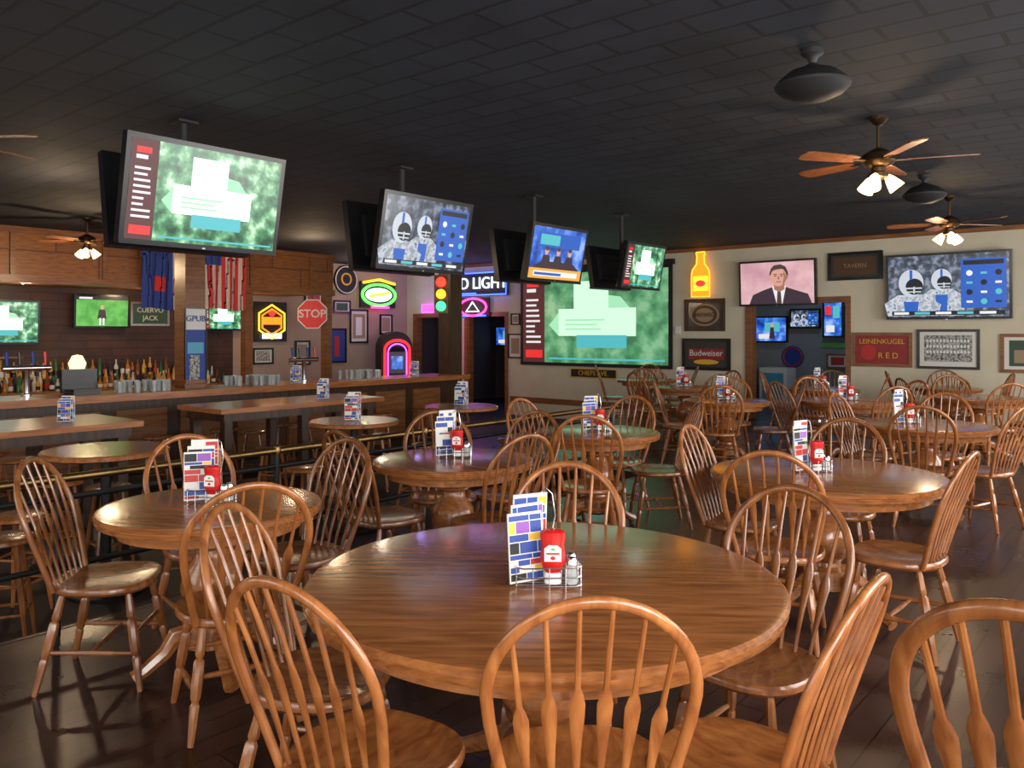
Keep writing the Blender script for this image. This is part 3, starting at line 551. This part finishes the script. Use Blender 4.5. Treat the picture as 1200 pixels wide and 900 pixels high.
# ------------------------------------------------------------ fans and pendant fixtures
M_blade=wood('fan_blade_wood',(.16,.05,.02),(.30,.11,.04),(20,20,3),.35)
def fan_mesh(drop=.30):
    b=MB(); b.lathe([(.07,0),(.07,-.02),(.03,-.06),(.001,-.07)],M_bronze,n=20); b.tube([(0,0,-.001),(0,0,-drop+.05)],.013,M_bronze,8)
    z=-drop; b.lathe([(.02,.07),(.06,.05),(.11,.02),(.12,-.03),(.10,-.06),(.05,-.08),(.05,-.11),(.07,-.12),(.07,-.15),(.03,-.17),(.001,-.17)],M_bronze,(0,0,z),n=28)
    for k in range(5):
        T=Matrix.Translation((0,0,z-.03))@Matrix.Rotation(k*2*math.pi/5+.35,4,'Z')@Matrix.Rotation(math.radians(11),4,'X')
        b.box((.16,0,0),(.12,.03,.008),M_bronze,T)
        o=[(.19,-.045),(.24,-.06),(.60,-.072),(.65,-.06),(.67,0),(.65,.06),(.60,.072),(.24,.06),(.19,.045)]; n=len(o)
        b.add([(x,y,zz) for zz in(.0,.008) for x,y in o],[tuple(range(n)),tuple(range(n,2*n))]+[(i,(i+1)%n,n+(i+1)%n,n+i) for i in range(n)],M_blade,T)
    for k in range(3):
        a=k*2*math.pi/3+.5; T=Matrix.Translation((.06*math.cos(a),.06*math.sin(a),z-.14))@Matrix.Rotation(a,4,'Z')@Matrix.Rotation(math.radians(-38),4,'Y')
        b.lathe([(.02,0),(.035,-.03),(.05,-.08),(.06,-.12),(.056,-.12),(.03,-.03)],M_shade,n=18,M=T)
    return b.mesh('ceiling_fan')
FM=fan_mesh()
def plight(x,y,z,w,c=(1,.72,.42),r=.08,name='bulb_and_fill'):
    l=bpy.data.lights.new(name,'POINT'); l.energy=w; l.color=c; l.shadow_soft_size=r; o=bpy.data.objects.new(name,l); o.location=(x,y,z); COL.objects.link(o)
for i,(x,y) in enumerate([(-1.75,6.38),(-2.12,10.6),(-11.77,4.92),(-6.3,1.7)]):
    put(FM,'ceiling_fan',(x,y,H),(0,0,i*.5)); 
    if i<3: plight(x,y,H-.66,22 if i<2 else 45)
b=MB(); b.lathe([(.06,0),(.06,-.03),(.03,-.05),(.02,-.08),(.05,-.10),(.13,-.13),(.18,-.17),(.205,-.20),(.205,-.215),(.17,-.25),(.09,-.285),(.001,-.295)],M_blkm,n=40); pm=b.mesh('ceiling_dome_fixture')
put(pm,'ceiling_dome_fixture',(-1.62,4.62,H)); put(pm,'ceiling_dome_fixture',(-2.03,9.02,H)); put(pm,'ceiling_dome_fixture',(-8.5,7.2,H))
b=MB()
for y in(3,5,7,9): b.lathe([(.07,-.001),(.07,-.012),(.055,-.012),(.05,-.001)],M_chrome,(-14.3,y,2.34),n=20); b.lathe([(.05,-.004),(.001,-.005)],M_shade,(-14.3,y,2.34),n=20)
b.obj('added_downlights')  # downlight cans added to light the back bar
for y in(3,5,7,9): plight(-14.2,y,2.2,13)  # point lights for the added cans
plight(-14,11.8,2.8,20,(1,.8,.6)); plight(-13.0,13.3,2.0,10,(1,.2,.6)); plight(-14.2,13.3,2.6,8,(.4,.3,1)); plight(-5.3,16,2.7,22,(.6,.75,1)); plight(-13,16,2.7,3,(.5,.35,1)); plight(-11.5,8.5,2.75,34,(1,.7,.42)); plight(-9.0,3.5,2.7,22,(1,.72,.45))  # added fill lights with no fixtures: far walls, neon wash, annexes, bar

# ------------------------------------------------------------ daylight through windows
def area(loc,rot,sx,sy,e,c):
    l=bpy.data.lights.new('window_daylight','AREA'); l.shape='RECTANGLE'; l.size=sx; l.size_y=sy; l.energy=e; l.color=c
    o=bpy.data.objects.new('window_daylight',l); o.location=loc; o.rotation_euler=rot; COL.objects.link(o)
for (a,c),e in zip(wins,(130,150,110,110,130)): area((XR-.02,(a+c)/2,1.7),(0,math.pi/2,0),1.8,c-a-.1,e,(1,.965,.92))  # sky light stand-ins; first belongs to the window added for chair highlights
for a,c in bw: area(((a+c)/2,YB+.03,1.7),(math.pi/2,0,0),2.2,1.8,45,(1,.965,.92))
w=bpy.data.worlds.new('sky'); SC.world=w; w.use_nodes=True; w.node_tree.nodes['Background'].inputs[0].default_value=(.7,.82,1,1); w.node_tree.nodes['Background'].inputs[1].default_value=.7

cam=bpy.data.cameras.new('camera'); cam.lens=28.5; cam.sensor_width=36; cam.shift_y=-.05; cam.clip_end=100
co=bpy.data.objects.new('camera',cam); co.location=(0,0,1.545); co.rotation_euler=(math.pi/2,0,math.radians(39.65)); COL.objects.link(co); SC.camera=co
